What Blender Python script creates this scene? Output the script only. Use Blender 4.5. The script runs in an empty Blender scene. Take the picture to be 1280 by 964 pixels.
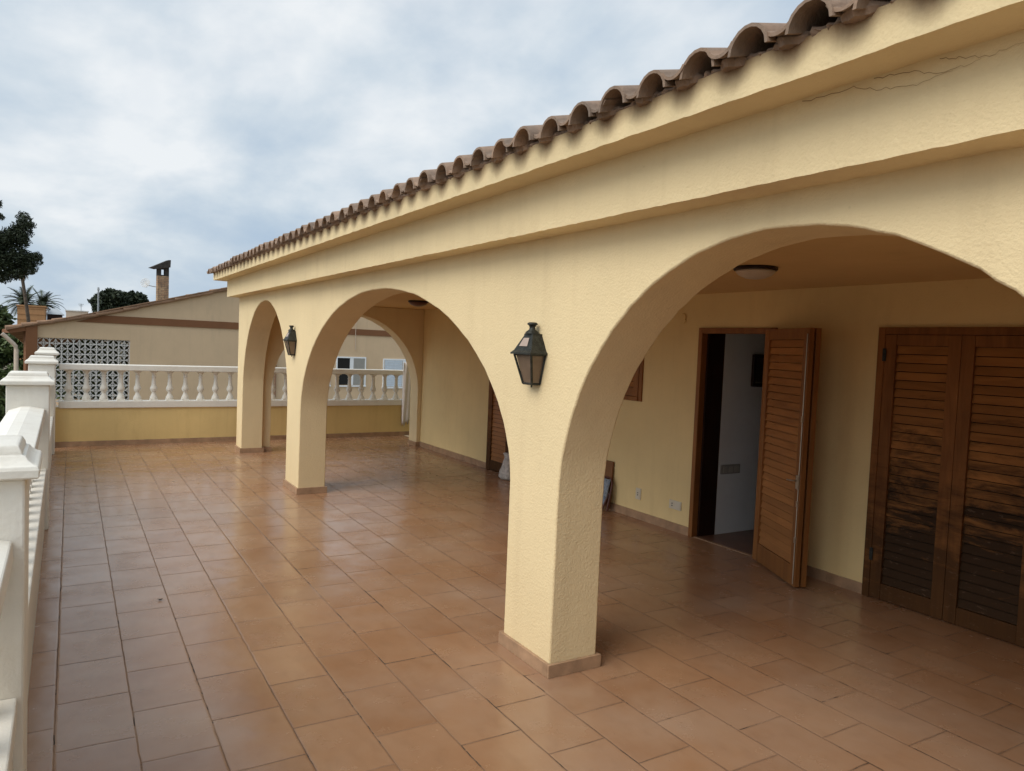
import bpy, bmesh, math, random
from mathutils import Vector, Matrix, Euler
random.seed(7)
R = math.radians
sc = bpy.context.scene
COL = sc.collection
CAMH = 1.7

# ------------------------------------------------------------------ nodes / materials
def newmat(name):
    m = bpy.data.materials.new(name); m.use_nodes = True
    nt = m.node_tree
    for n in list(nt.nodes): nt.nodes.remove(n)
    out = nt.nodes.new('ShaderNodeOutputMaterial')
    b = nt.nodes.new('ShaderNodeBsdfPrincipled')
    nt.links.new(b.outputs[0], out.inputs[0])
    return m, nt, b

class NT:
    """small wrapper to chain nodes"""
    def __init__(s, nt): s.nt = nt
    def n(s, t, **kw):
        nd = s.nt.nodes.new(t)
        for k, v in kw.items():
            if k.startswith('i_'):
                nd.inputs[int(k[2:])].default_value = v
            else: setattr(nd, k, v)
        return nd
    def l(s, a, b): s.nt.links.new(a, b)
    def coord(s, kind='Object', scale=(1, 1, 1), loc=(0, 0, 0), rot=(0, 0, 0)):
        tc = s.n('ShaderNodeTexCoord'); mp = s.n('ShaderNodeMapping')
        mp.inputs['Scale'].default_value = scale; mp.inputs['Location'].default_value = loc
        mp.inputs['Rotation'].default_value = rot
        s.l(tc.outputs[kind], mp.inputs[0]); return mp.outputs[0]
    def noise(s, vec, scale, detail=4, rough=.55, dist=0):
        nd = s.n('ShaderNodeTexNoise'); nd.inputs['Scale'].default_value = scale
        nd.inputs['Detail'].default_value = detail; nd.inputs['Roughness'].default_value = rough
        nd.inputs['Distortion'].default_value = dist
        s.l(vec, nd.inputs['Vector']); return nd.outputs['Fac']
    def ramp(s, fac, stops, interp='LINEAR'):
        r = s.n('ShaderNodeValToRGB'); cr = r.color_ramp; cr.interpolation = interp
        while len(cr.elements) < len(stops): cr.elements.new(.5)
        for e, (p, c) in zip(cr.elements, stops):
            e.position = p; e.color = (c, c, c, 1) if isinstance(c, (int, float)) else (*c, 1)
        s.l(fac, r.inputs[0]); return r.outputs[0]
    def mix(s, fac, a, b, blend='MIX'):
        m = s.n('ShaderNodeMix', data_type='RGBA', blend_type=blend)
        for sock, v in ((m.inputs[0], fac), (m.inputs[6], a), (m.inputs[7], b)):
            if isinstance(v, (int, float)): sock.default_value = v
            elif isinstance(v, tuple): sock.default_value = (*v, 1) if len(v) == 3 else v
            else: s.l(v, sock)
        return m.outputs[2]
    def math(s, op, a, b=0.0, clamp=False):
        m = s.n('ShaderNodeMath', operation=op, use_clamp=clamp)
        for sock, v in ((m.inputs[0], a), (m.inputs[1], b)):
            if isinstance(v, (int, float)): sock.default_value = v
            else: s.l(v, sock)
        return m.outputs[0]
    def bump(s, h, strength, dist, normal=None):
        b = s.n('ShaderNodeBump'); b.inputs['Strength'].default_value = strength
        b.inputs['Distance'].default_value = dist
        s.l(h, b.inputs['Height'])
        if normal is not None: s.l(normal, b.inputs['Normal'])
        return b.outputs[0]

def m_stucco(name, col, var=.12, grain=90, bump=.35, stain=.25, staincol=(.30, .17, .08), rough=.85, isl=0):
    m, nt, b = newmat(name); N = NT(nt)
    v = N.coord()
    big = N.noise(v, .9, 6, .65); mid = N.noise(v, 7, 5, .6); fine = N.noise(v, grain, 3, .6)
    c1 = tuple(x * (1 - var) for x in col); c2 = tuple(min(1, x * (1 + var * .7)) for x in col)
    base = N.mix(N.ramp(big, [(.3, 0.), (.7, 1.)]), c1, c2)
    st = N.ramp(N.noise(N.coord(scale=(1, 1, .35), loc=(3, 5, 1)), 2.3, 7, .7), [(.56, 0.), (.78, 1.)])
    base = N.mix(N.math('MULTIPLY', st, stain), base, staincol)
    pits = N.ramp(N.noise(N.coord(loc=(9, 2, 4)), 34, 2, .5), [(.72, 0.), (.8, 1.)])
    base = N.mix(N.math('MULTIPLY', pits, .22), base, tuple(x * .45 for x in col))
    if isl:
        rv = N.n('ShaderNodeNewGeometry').outputs['Random Per Island']
        base = N.mix(N.math('MULTIPLY', rv, isl), base, (.16, .13, .105))
    sk = N.ramp(N.noise(N.coord(scale=(1, 1, .06), loc=(7, 3, 2)), 7, 4, .6), [(.52, 0.), (.75, 1.)])
    base = N.mix(N.math('MULTIPLY', sk, stain * .55), base, staincol)
    N.l(base, b.inputs['Base Color'])
    b.inputs['Roughness'].default_value = rough
    b.inputs['Specular IOR Level'].default_value = .25
    h = N.math('ADD', N.math('MULTIPLY', fine, .7), N.math('MULTIPLY', mid, .5))
    n1 = N.bump(h, bump, .012)
    n2 = N.bump(N.noise(v, 26, 3), bump * .22, .02, n1)
    N.l(n2, b.inputs['Normal'])
    return m

def m_plain(name, col, rough=.6, metal=0, var=.15, scale=12, bump=.0, spec=.4):
    m, nt, b = newmat(name); N = NT(nt); v = N.coord()
    f = N.noise(v, scale, 5, .6)
    N.l(N.mix(N.ramp(f, [(.3, 0.), (.7, 1.)]), tuple(x * (1 - var) for x in col), tuple(min(1, x * (1 + var)) for x in col)), b.inputs['Base Color'])
    b.inputs['Roughness'].default_value = rough; b.inputs['Metallic'].default_value = metal
    b.inputs['Specular IOR Level'].default_value = spec
    if bump: N.l(N.bump(N.noise(v, scale * 4, 4), bump, .01), b.inputs['Normal'])
    return m

def m_wood(name, c1, c2, scale, rough=.5, worn=0):
    """scale: squash along the grain axis; worn: dark weathering towards the boards' foot"""
    m, nt, b = newmat(name); N = NT(nt)
    v = N.coord(scale=scale)
    g = N.noise(v, 14, 6, .65, .6)
    base = N.mix(N.ramp(g, [(.3, 0.), (.7, 1.)]), c1, c2)
    isl = N.n('ShaderNodeNewGeometry').outputs['Random Per Island']
    base = N.mix(N.math('MULTIPLY', isl, .35), base, tuple(x * .55 for x in c1))
    rg = rough
    if worn:
        tc = N.n('ShaderNodeTexCoord'); sx = N.n('ShaderNodeSeparateXYZ'); N.l(tc.outputs['Object'], sx.inputs[0])
        n1 = N.noise(N.coord(scale=(.8, .8, 3.0), loc=(0, worn * 9, worn * 4)), 3.4, 8, .72, .5)
        k = N.math('SUBTRACT', N.math('ADD', 1.32 if worn == 1 else 1.0, N.math('MULTIPLY', N.math('SUBTRACT', n1, .5), 2.8)), sx.outputs[2])
        k = N.ramp(k, [(.08, 0.), (.70, 1.)])
        base = N.mix(N.math('MULTIPLY', k, worn), base, (.040, .020, .008))
        chips = N.ramp(N.noise(N.coord(scale=(1, 1, 2.5), loc=(2, 7, 3)), 16, 5, .7), [(.6, 0.), (.68, 1.)])
        base = N.mix(N.math('MULTIPLY', N.math('MULTIPLY', chips, k), .55), base, (.16, .10, .065))
    N.l(base, b.inputs['Base Color'])
    b.inputs['Roughness'].default_value = rg
    b.inputs['Specular IOR Level'].default_value = .12 if worn else .3
    N.l(N.bump(g, .25, .004), b.inputs['Normal'])
    return m

def m_floor():
    m, nt, b = newmat('terracotta_tiles'); N = NT(nt)
    tc = N.n('ShaderNodeTexCoord'); sx = N.n('ShaderNodeSeparateXYZ'); N.l(tc.outputs['Object'], sx.inputs[0])
    wob = N.noise(tc.outputs['Object'], 1.7, 3)
    wob2 = N.noise(N.coord(loc=(5, 3, 0)), 9, 2)
    dx = N.math('MULTIPLY', N.math('SUBTRACT', wob, .5), .030)
    dx2 = N.math('MULTIPLY', N.math('SUBTRACT', wob2, .5), .008)
    cx = N.n('ShaderNodeCombineXYZ')
    yy = N.math('ADD', sx.outputs[1], N.math('ADD', dx, 10 * .4487 - 3.603 + .4487 * 20))
    xx = N.math('ADD', sx.outputs[0], N.math('ADD', dx2, .045 + .2975 * 20))
    N.l(yy, cx.inputs[0]); N.l(xx, cx.inputs[1])
    def brick(mortar, smooth):
        bk = N.n('ShaderNodeTexBrick'); bk.offset = .5; bk.offset_frequency = 2; bk.squash = 1
        bk.inputs['Scale'].default_value = 1; bk.inputs['Mortar Size'].default_value = mortar
        bk.inputs['Mortar Smooth'].default_value = smooth
        bk.inputs['Brick Width'].default_value = .4487; bk.inputs['Row Height'].default_value = .2975
        bk.inputs['Color1'].default_value = (0, 0, 0, 1); bk.inputs['Color2'].default_value = (1, 1, 1, 1)
        bk.inputs['Mortar'].default_value = (.5, .5, .5, 1); bk.inputs['Bias'].default_value = 0
        N.l(cx.outputs[0], bk.inputs['Vector']); return bk
    bk = brick(.0036, .6)
    wide = brick(.012, 1.0)
    rnd = bk.outputs['Color']; mort = bk.outputs['Fac']
    base = N.mix(rnd, (.262, .130, .063), (.325, .174, .090))
    cloud = N.noise(tc.outputs['Object'], 2.2, 6, .62)
    base = N.mix(N.ramp(cloud, [(.35, 0.), (.72, .55)]), base, (.365, .225, .135))
    mott = N.noise(N.coord(scale=(1, .45, 1)), 13, 3, .55, .3)
    base = N.mix(N.ramp(mott, [(.5, 0.), (.78, .30)]), base, (.205, .108, .056))
    bloom = N.ramp(N.noise(N.coord(loc=(1, 4, 0)), .75, 5, .6), [(.48, 0.), (.66, .38)])
    base = N.mix(bloom, base, (.385, .28, .205))
    # dirt along the joints
    edge = N.math('MULTIPLY', wide.outputs['Fac'], N.ramp(N.noise(tc.outputs['Object'], 5, 2, .5), [(.35, .04), (.75, .5)]))
    base = N.mix(edge, base, (.13, .065, .032))
    jv = N.ramp(N.noise(N.coord(loc=(8, 8, 0)), 1.1, 4, .6), [(.36, .10), (.62, .85)])
    base = N.mix(N.math('MULTIPLY', mort, jv), base, (.115, .062, .034))
    thin = brick(.0026, .1)
    run = N.ramp(N.noise(N.coord(loc=(2, 6, 0)), 3.3, 5, .75), [(.55, 0.), (.60, 1.)])
    base = N.mix(N.math('MULTIPLY', thin.outputs['Fac'], run), base, (.022, .014, .010))
    spots = N.ramp(N.noise(N.coord(loc=(3, 9, 0)), 55, 2, .5), [(.76, 0.), (.80, .6)])
    base = N.mix(spots, base, (.10, .055, .03))
    N.l(base, b.inputs['Base Color'])
    rr = N.ramp(N.noise(N.coord(loc=(4, 1, 0)), 3.5, 6, .65), [(.3, .13), (.7, .33)])
    rr = N.mix(mort, rr, (.8, .8, .8))
    N.l(rr, b.inputs['Roughness'])
    b.inputs['Specular IOR Level'].default_value = .45
    h = N.math('SUBTRACT', N.math('MULTIPLY', N.noise(tc.outputs['Object'], 12, 4), .25), N.math('ADD', N.math('MULTIPLY', mort, .8), N.math('MULTIPLY', wide.outputs['Fac'], .35)))
    n1 = N.bump(h, .45, .004)
    tilt = N.bump(N.math('ADD', N.math('MULTIPLY', rnd, .0), N.noise(tc.outputs['Object'], 3.1, 2)), .16, .03, n1)
    N.l(tilt, b.inputs['Normal'])
    return m

def m_leaf(name, c1, c2, rough=.55):
    m, nt, b = newmat(name); N = NT(nt)
    isl = N.n('ShaderNodeNewGeometry').outputs['Random Per Island']
    cl = N.noise(N.coord(), 1.3, 3)
    f = N.math('ADD', N.math('MULTIPLY', isl, .55), N.math('MULTIPLY', cl, .5))
    N.l(N.mix(N.ramp(f, [(.25, 0.), (.8, 1.)]), c1, c2), b.inputs['Base Color'])
    b.inputs['Roughness'].default_value = rough; b.inputs['Specular IOR Level'].default_value = .25
    return m

def m_fascia(col):
    """painted slab with rusty drip marks left under every channel tile"""
    m, nt, b = newmat('eave_paint'); N = NT(nt); v = N.coord()
    tc = N.n('ShaderNodeTexCoord'); sx = N.n('ShaderNodeSeparateXYZ'); N.l(tc.outputs['Object'], sx.inputs[0])
    big = N.noise(v, 1.1, 5)
    base = N.mix(N.ramp(big, [(.3, 0.), (.7, 1.)]), tuple(x * .9 for x in col), tuple(x * 1.06 for x in col))
    ph = N.math('MULTIPLY', N.math('SUBTRACT', sx.outputs[1], PITCH * .5), 2 * math.pi / PITCH)
    w = N.math('ADD', N.math('MULTIPLY', N.math('COSINE', ph), .5), .5)
    n = N.noise(N.coord(scale=(1, 1, .5)), 7, 5, .65)
    lim = N.math('ADD', N.math('MULTIPLY', w, .045), N.math('ADD', N.math('MULTIPLY', n, .085), .012))
    d = N.math('ADD', N.math('SUBTRACT', sx.outputs[2], ZF1), lim)      # >0 inside the drip
    k = N.ramp(d, [(0., 0.), (.09, .95)])
    base = N.mix(k, base, (.17, .08, .036))
    N.l(base, b.inputs['Base Color']); b.inputs['Roughness'].default_value = .85
    b.inputs['Specular IOR Level'].default_value = .2
    N.l(N.bump(N.noise(v, 80, 3), .3, .01), b.inputs['Normal'])
    return m

# ------------------------------------------------------------------ mesh helpers
def m_brick():
    m, nt, b = newmat('chimney_brick'); N = NT(nt)
    v = N.coord(rot=(R(90), 0, 0)); bk = N.n('ShaderNodeTexBrick'); N.l(v, bk.inputs['Vector'])
    bk.inputs['Scale'].default_value = 1; bk.inputs['Brick Width'].default_value = .19; bk.inputs['Row Height'].default_value = .062; bk.inputs['Mortar Size'].default_value = .008
    bk.inputs['Color1'].default_value = (.34, .20, .11, 1); bk.inputs['Color2'].default_value = (.50, .35, .20, 1); bk.inputs['Mortar'].default_value = (.20, .15, .11, 1)
    st = N.ramp(N.noise(N.coord(), 5, 5, .7), [(.45, 0.), (.7, .8)])
    N.l(N.mix(st, bk.outputs['Color'], (.10, .07, .05)), b.inputs['Base Color']); b.inputs['Roughness'].default_value = .9
    return m

class MB:
    def __init__(s): s.v = []; s.f = []
    def add(s, vs, fs):
        o = len(s.v); s.v += [tuple(p) for p in vs]; s.f += [tuple(i + o for i in f) for f in fs]; return s
    def box(s, x0, x1, y0, y1, z0, z1):
        return s.par((x0, y0, z0), (x1 - x0, 0, 0), (0, y1 - y0, 0), (0, 0, z1 - z0))
    def par(s, o, a, b, c):
        o, a, b, c = map(Vector, (o, a, b, c))
        P = [o, o + a, o + a + b, o + b, o + c, o + a + c, o + a + b + c, o + b + c]
        F = [(0, 3, 2, 1), (4, 5, 6, 7), (0, 1, 5, 4), (1, 2, 6, 5), (2, 3, 7, 6), (3, 0, 4, 7)]
        if a.cross(b).dot(c) < 0: F = [tuple(reversed(f)) for f in F]
        return s.add(P, F)
    def cbox(s, c, a, b, cc):           # centred on c with half axes
        c, a, b, cc = map(Vector, (c, a, b, cc))
        return s.par(c - a - b - cc, a * 2, b * 2, cc * 2)
    def prism(s, poly, axis, t0, t1):
        """poly 2D; axis 'x': poly=(y,z) ; 'y': poly=(x,z) ; 'z': poly=(x,y)"""
        def mp(p, t):
            return {'x': (t, p[0], p[1]), 'y': (p[0], t, p[1]), 'z': (p[0], p[1], t)}[axis]
        n = len(poly)
        P = [mp(p, t0) for p in poly] + [mp(p, t1) for p in poly]
        F = [tuple(range(n))[::-1], tuple(range(n, 2 * n))] + [(i, (i + 1) % n, n + (i + 1) % n, n + i) for i in range(n)]
        return s.add(P, F)
    def tube(s, pts, r, seg=8, cap=True):
        pts = [Vector(p) for p in pts]
        rs = r if isinstance(r, (list, tuple)) else [r] * len(pts)
        rings = []
        up = Vector((0, 0, 1))
        for i, p in enumerate(pts):
            d = (pts[min(i + 1, len(pts) - 1)] - pts[max(i - 1, 0)]).normalized()
            a = d.cross(up)
            if a.length < .05: a = d.cross(Vector((0, 1, 0)))
            a.normalize(); b = a.cross(d)
            rings.append([p + (a * math.cos(2 * math.pi * k / seg) + b * math.sin(2 * math.pi * k / seg)) * rs[i] for k in range(seg)])
        V = [q for rg in rings for q in rg]; F = []
        for i in range(len(pts) - 1):
            for k in range(seg):
                F.append((i * seg + k, i * seg + (k + 1) % seg, (i + 1) * seg + (k + 1) % seg, (i + 1) * seg + k))
        if cap:
            F.append(tuple(range(seg))[::-1]); F.append(tuple(range((len(pts) - 1) * seg, len(pts) * seg)))
        return s.add(V, F)
    def lathe(s, prof, c=(0, 0, 0), seg=16):
        V = []; F = []
        for r, z in prof:
            for k in range(seg):
                a = 2 * math.pi * k / seg
                V.append((c[0] + r * math.cos(a), c[1] + r * math.sin(a), c[2] + z))
        n = len(prof)
        for i in range(n - 1):
            for k in range(seg):
                F.append((i * seg + k, i * seg + (k + 1) % seg, (i + 1) * seg + (k + 1) % seg, (i + 1) * seg + k))
        F.append(tuple(range(seg))[::-1]); F.append(tuple(range((n - 1) * seg, n * seg)))
        return s.add(V, F)
    def loft(s, rings, cap=True):
        n = len(rings[0]); V = [p for r in rings for p in r]; F = []
        for i in range(len(rings) - 1):
            for k in range(n):
                F.append((i * n + k, i * n + (k + 1) % n, (i + 1) * n + (k + 1) % n, (i + 1) * n + k))
        if cap:
            F.append(tuple(range(n))[::-1]); F.append(tuple(range((len(rings) - 1) * n, len(rings) * n)))
        return s.add(V, F)
    def blob(s, c, r, seg=8, jit=.25):
        V = []; F = []; rings = 5
        for i in range(rings + 1):
            t = math.pi * i / rings
            for k in range(seg):
                a = 2 * math.pi * k / seg
                q = 1 + random.uniform(-jit, jit)
                V.append((c[0] + r[0] * q * math.sin(t) * math.cos(a), c[1] + r[1] * q * math.sin(t) * math.sin(a), c[2] + r[2] * q * math.cos(t)))
        for i in range(rings):
            for k in range(seg):
                F.append((i * seg + k, (i + 1) * seg + k, (i + 1) * seg + (k + 1) % seg, i * seg + (k + 1) % seg))
        return s.add(V, F)
    def build(s, name, mat, parent=None, smooth=None, bevel=0, local=False, weld=False):
        me = bpy.data.meshes.new(name)
        off = Vector((0, 0, 0))
        if parent is not None and not local:
            p = parent
            while p is not None: off += p.location; p = p.parent
        me.from_pydata([Vector(p) - off for p in s.v], [], s.f); me.update()
        if weld or bevel:
            bm = bmesh.new(); bm.from_mesh(me)
            if weld: bmesh.ops.remove_doubles(bm, verts=bm.verts, dist=1e-5)
            bmesh.ops.recalc_face_normals(bm, faces=bm.faces)
            bm.to_mesh(me); bm.free()
        me.materials.append(mat)
        o = bpy.data.objects.new(name, me); COL.objects.link(o)
        if parent is not None: o.parent = parent
        if smooth is not None:
            me.polygons.foreach_set('use_smooth', [True] * len(me.polygons))
            if smooth < 180: me.set_sharp_from_angle(angle=R(smooth))
        if bevel:
            md = o.modifiers.new('bevel', 'BEVEL'); md.width = bevel; md.segments = 2
            md.limit_method = 'ANGLE'; md.angle_limit = R(40)
        return o

def tag(o, label=None, cat=None, group=None, kind=None):
    if label: o['label'] = label
    if cat: o['category'] = cat
    if group: o['group'] = group
    if kind: o['kind'] = kind
    return o
def thing(name, loc, label, cat, group=None):
    o = bpy.data.objects.new(name, None); COL.objects.link(o); o.location = loc
    o.empty_display_size = .2
    return tag(o, label, cat, group)
def copy_tree(o, parent=None):
    c = o.copy(); COL.objects.link(c)
    if parent is not None: c.parent = parent
    for ch in list(o.children): copy_tree(ch, c)
    return c

# ------------------------------------------------------------------ dimensions
PITCH = .2195            # eave tile spacing
ZF0, ZF1 = 2.531, 2.645  # eave slab underside / top
XF = 2.15                # arcade face
CREAM = (.745, .59, .345)

M = {}
M['cream'] = m_stucco('cream_stucco', CREAM, .07, 85, .42, .16)
M['cream_in'] = m_stucco('cream_render_smooth', (.78, .60, .30), .08, 70, .22, .14)
M['ceil'] = m_stucco('ceiling_paint', (.68, .47, .22), .06, 60, .12, .12)
M['parapet'] = m_stucco('ochre_render', (.70, .52, .23), .1, 60, .3, .35, (.36, .22, .08))
M['white'] = m_stucco('white_masonry_paint', (.75, .715, .64), .06, 55, .22, .30, (.48, .40, .30), .7)
M['eave'] = m_fascia(CREAM)
M['floor'] = m_floor()
M['skirt'] = m_plain('skirting_tile', (.36, .225, .135), .4, 0, .25, 9, .1)
M['rooftile'] = m_stucco('clay_roof_tile', (.34, .225, .155), .38, 45, .6, .95, (.095, .082, .070), .9, .55)
M['mortar'] = m_stucco('tile_mortar', (.33, .225, .16), .4, 30, .8, .9, (.06, .045, .032), .95)
M['wood_v'] = m_wood('varnished_wood_upright', (.20, .078, .022), (.35, .145, .040), (1, 1, .1))
M['wood_h'] = m_wood('varnished_wood_slats', (.28, .112, .030), (.46, .195, .056), (.15, .15, 1))
M['worn_v'] = m_wood('weathered_wood_upright', (.16, .063, .020), (.31, .130, .040), (1, 1, .1), .6, .75)
M['worn_h'] = m_wood('weathered_wood_slats', (.235, .098, .028), (.40, .172, .050), (.15, .15, 1), .6, 1.0)
M['darkwood'] = m_wood('dark_jamb_wood', (.022, .009, .005), (.04, .017, .009), (1, 1, .1), .5)
M['metal'] = m_plain('dull_bolt_metal', (.45, .40, .33), .4, .8)
M['iron'] = m_plain('weathered_green_black_iron', (.035, .036, .030), .5, .55, .5, 40, .3)
M['white_pl'] = m_plain('cream_plastic', (.62, .56, .44), .4, 0, .04)
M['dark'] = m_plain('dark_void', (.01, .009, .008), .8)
M['roomwall'] = m_plain('room_wall_paint', (.78, .80, .79), .8, 0, .05, 3)
M['roomfloor'] = m_plain('room_floor_tile', (.13, .06, .035), .35, 0, .3, 6)
M['nb'] = m_stucco('beige_neighbour_render', (.62, .455, .29), .07, 20, .2, .28, (.36, .28, .19))
M['nbbrown'] = m_stucco('brown_neighbour_paint', (.205, .092, .043), .1, 20, .15, .15, (.12, .06, .03))
M['breeze'] = m_plain('pale_breeze_block', (.62, .60, .56), .8, 0, .1, 6)
M['brick'] = m_brick()
M['soot'] = m_plain('sooty_brick', (.045, .038, .032), .9, 0, .4, 9)
M['whiteframe'] = m_plain('white_window_frame', (.80, .82, .83), .4, 0, .03)
M['greyblind'] = m_plain('grey_blind', (.36, .35, .32), .5, 0, .06)
M['blueblind'] = m_plain('pale_blue_blind', (.66, .74, .82), .45, 0, .05)
M['pipe'] = m_plain('beige_pipe', (.52, .42, .33), .5, 0, .1)
M['pipebrown'] = m_plain('brown_pipe', (.25, .14, .085), .6)
M['pine'] = m_leaf('pine_needles', (.012, .019, .010), (.040, .052, .025))
M['leaf'] = m_leaf('garden_leaves', (.028, .045, .014), (.085, .115, .035))
M['palm'] = m_leaf('palm_leaflets', (.035, .045, .025), (.085, .10, .055))
M['bark'] = m_plain('bark', (.10, .075, .055), .9, 0, .4, 8, .5)
M['deadfrond'] = m_leaf('dead_fronds', (.15, .10, .055), (.27, .19, .11))
M['orange'] = m_stucco('ochre_brick_render', (.42, .225, .105), .15, 8, .3, .3, (.28, .15, .07))
M['farwall'] = m_plain('pale_far_render', (.55, .43, .32), .8, 0, .08, 1)
M['farwhite'] = m_plain('white_far_render', (.72, .70, .66), .8, 0, .06, 1)
M['slate'] = m_plain('grey_sheet_roof', (.35, .37, .38), .5, 0, .2, 1)
M['ground'] = m_plain('dry_garden_earth', (.16, .13, .08), .95, 0, .4, .2)
M['brownbox'] = m_wood('brown_board', (.17, .075, .028), (.26, .125, .05), (1, 1, .2), .6)

def glass_mat():
    m, nt, b = newmat('smoky_lantern_glass'); N = NT(nt)
    f = N.noise(N.coord(), 18, 4)
    N.l(N.mix(f, (.13, .085, .055), (.33, .22, .14)), b.inputs['Base Color'])
    b.inputs['Roughness'].default_value = .35; b.inputs['Transmission Weight'].default_value = .35
    return m
M['glass'] = glass_mat()
def fabric_mat():
    m, nt, b = newmat('patterned_blue_fabric'); N = NT(nt)
    f = N.noise(N.coord(), 24, 3, .6, 2.0)
    N.l(N.ramp(f, [(.38, (.10, .12, .16)), (.5, (.30, .33, .36)), (.62, (.16, .22, .30))]), b.inputs['Base Color'])
    b.inputs['Roughness'].default_value = .9
    return m
M['fabric'] = fabric_mat()
M['palefabric'] = m_plain('pale_grey_fabric', (.50, .46, .42), .9, 0, .35, 25)
M['cloth'] = m_plain('white_cotton', (.74, .70, .68), .9, 0, .04)

# ------------------------------------------------------------------ terrace floor and ground
fl = MB().box(-.46, 5.30, -4, 12.95, -.18, 0).build('terrace_floor', M['floor'])
tag(fl, kind='structure')
g = MB(); S = 900
g.add([(-S, -S, -3.3), (S, -S, -3.3), (S, S, -3.3), (-S, S, -3.3)], [(0, 1, 2, 3)])
tag(g.build('ground', M['ground']), kind='structure')

# ------------------------------------------------------------------ the house
house = thing('house', (2.15, 4.5, 0), 'cream stucco house with an arched porch and a clay tile eave beside the terrace', 'house')

def arch_pts(c, a, z0, rise, n=72, jit=.0032):
    out = []
    for i in range(n + 1):
        t = math.pi * (1 - i / n)
        j = random.uniform(-jit, jit) if 0 < i < n else 0
        out.append((c + (a + j) * math.cos(t), z0 + (rise + j) * math.sin(t)))
    return out
def arched(arches, t0, t1, ztop):
    """outline along t with arch openings (c, a, z0, rise)"""
    P = [(t0, 0)]
    for c, a, z0, rise in arches:
        P.append((c - a, 0)); P += arch_pts(c, a, z0, rise); P.append((c + a, 0))
    P += [(t1, 0), (t1, ztop), (t0, ztop)]
    return P
ARCH = [(1.80, 1.29, .9, 1.265), (5.815, 2.245, .9, 1.235), (9.92, 1.30, .9, 1.28)]
MB().prism(arched(ARCH, -3.4, 11.6, 2.30), 'x', XF, XF + .3).build('arcade_wall', M['cream'], house, smooth=35, bevel=.008)
E1 = arched([(3.765, 1.185, .9, 1.235)], XF + .302, 5.018, 2.266)
MB().prism(E1, 'y', 11.29, 11.6).build('end_wall', M['cream'], house, smooth=35, bevel=.006)
# porch ceiling and near end closure
MB().box(XF + .302, 5.018, -3.2, 11.598, 2.268, 2.2835).build('ceiling', M['ceil'], house)
MB().box(XF + .302, 5.018, .10, .36, 0, 2.266).build('side_wall', M['cream_in'], house)

# back wall with its openings (y0, y1, z0, z1)
XB = 5.02; XBT = .25
OPEN = [(2.06, 3.225, 0, 1.956), (4.135, 5.012, 0, 1.956), (5.775, 6.75, 1.205, 1.956), (7.78, 8.97, 0, 1.956)]
bw = MB(); y = -3.4
for (a, b_, z0, z1) in OPEN:
    bw.box(XB, XB + XBT, y, a, 0, 2.62)
    bw.box(XB, XB + XBT, a, b_, z1, 2.62)
    if z0 > 0: bw.box(XB, XB + XBT, a, b_, 0, z0)
    y = b_
bw.box(XB, XB + XBT, y, 11.6, 0, 2.62)
bw.build('back_wall', M['cream_in'], house)
# lower storey under the terrace
MB().box(-.44, 5.28, -3.98, 12.9, -3.3, -.182).build('lower_wall', M['parapet'], house)
MB().box(5.272, 9.5, 5.1, 11.6, 0, 2.28).build('rear_wing_wall', M['cream_in'], house)

def wavy_run(poly, y0, y1, step=.03, jit=.0016):
    """poly (x,z) run along y with slightly uneven hand-plastered edges"""
    rings = []; n = max(2, int((y1 - y0) / step)); lag = [[0, 0] for _ in poly]
    for i in range(n + 1):
        y = y0 + (y1 - y0) * i / n; ring = []
        for k, p in enumerate(poly):
            lag[k][0] = lag[k][0] * .35 + random.uniform(-jit, jit); lag[k][1] = lag[k][1] * .35 + random.uniform(-jit, jit)
            ring.append((p[0] + lag[k][0], y, p[1] + lag[k][1]))
        rings.append(ring)
    return rings
mb = MB()
mb.loft(wavy_run([(2.0, 2.286), (2.14, 2.286), (5.30, 2.286), (5.30, 2.545), (2.0, 2.545)], -3.4, 11.74))
mb.build('cornice', M['cream'], house, weld=True)
mb = MB()
mb.loft(wavy_run([(1.84, ZF0 + .001), (2.02, ZF0 + .001), (5.6, ZF0 + .001), (5.6, ZF1), (1.84, ZF1)], -3.4, 11.98))
mb.build('eave_slab', M['eave'], house, weld=True)

# clay roof tiles: three modelled courses over the eave, then the plain slope up to the ridge
SL = math.tan(R(15)); X0 = 1.765
mb = MB(); mo = MB()
def tile(mb, yc, x0, z0, L, r0, r1, up=True, t=.011, seg=9, half=math.pi * .5, tw=0.0):
    rings = []
    for (x, r) in ((x0, r0), (x0 + L, r1)):
        z = z0 + (x - x0) * SL; out = []; inn = []
        for k in range(seg + 1):
            a = -half + 2 * half * k / seg
            sgn = 1 if up else -1
            out.append((x, yc + r * math.sin(a) + tw * (x - x0), z + sgn * r * math.cos(a)))
            inn.append((x, yc + (r - t) * math.sin(a) + tw * (x - x0), z + sgn * (r - t) * math.cos(a)))
        rings.append(out + inn[::-1])
    mb.loft(rings)
k0 = int(-3.4 / PITCH); k1 = int(12.02 / PITCH)
for k in range(k0, k1 + 1):
    yc = k * PITCH + .1
    if yc > 12.0 or yc < -3.4: continue
    dz = -.012 if yc > 10.25 else 0
    for c in range(3):
        xs = X0 + c * .34 + random.uniform(-.010, .010); zs = 2.634 + dz + c * (.34 * SL + .012) + random.uniform(-.004, .004)
        tile(mb, yc + random.uniform(-.006, .006), xs, zs, .40, .079 + random.uniform(-.003, .003), .066, True, tw=random.uniform(-.02, .02))
        tile(mb, yc + PITCH / 2 + random.uniform(-.004, .004), xs + random.uniform(-.004, .012), zs + .076, .40, .066, .066, False, half=math.pi * .33)
roof = mb.build('roof', M['rooftile'], house, smooth=40)
rings = []; yy = -3.35; rr = random.Random(3)
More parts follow.
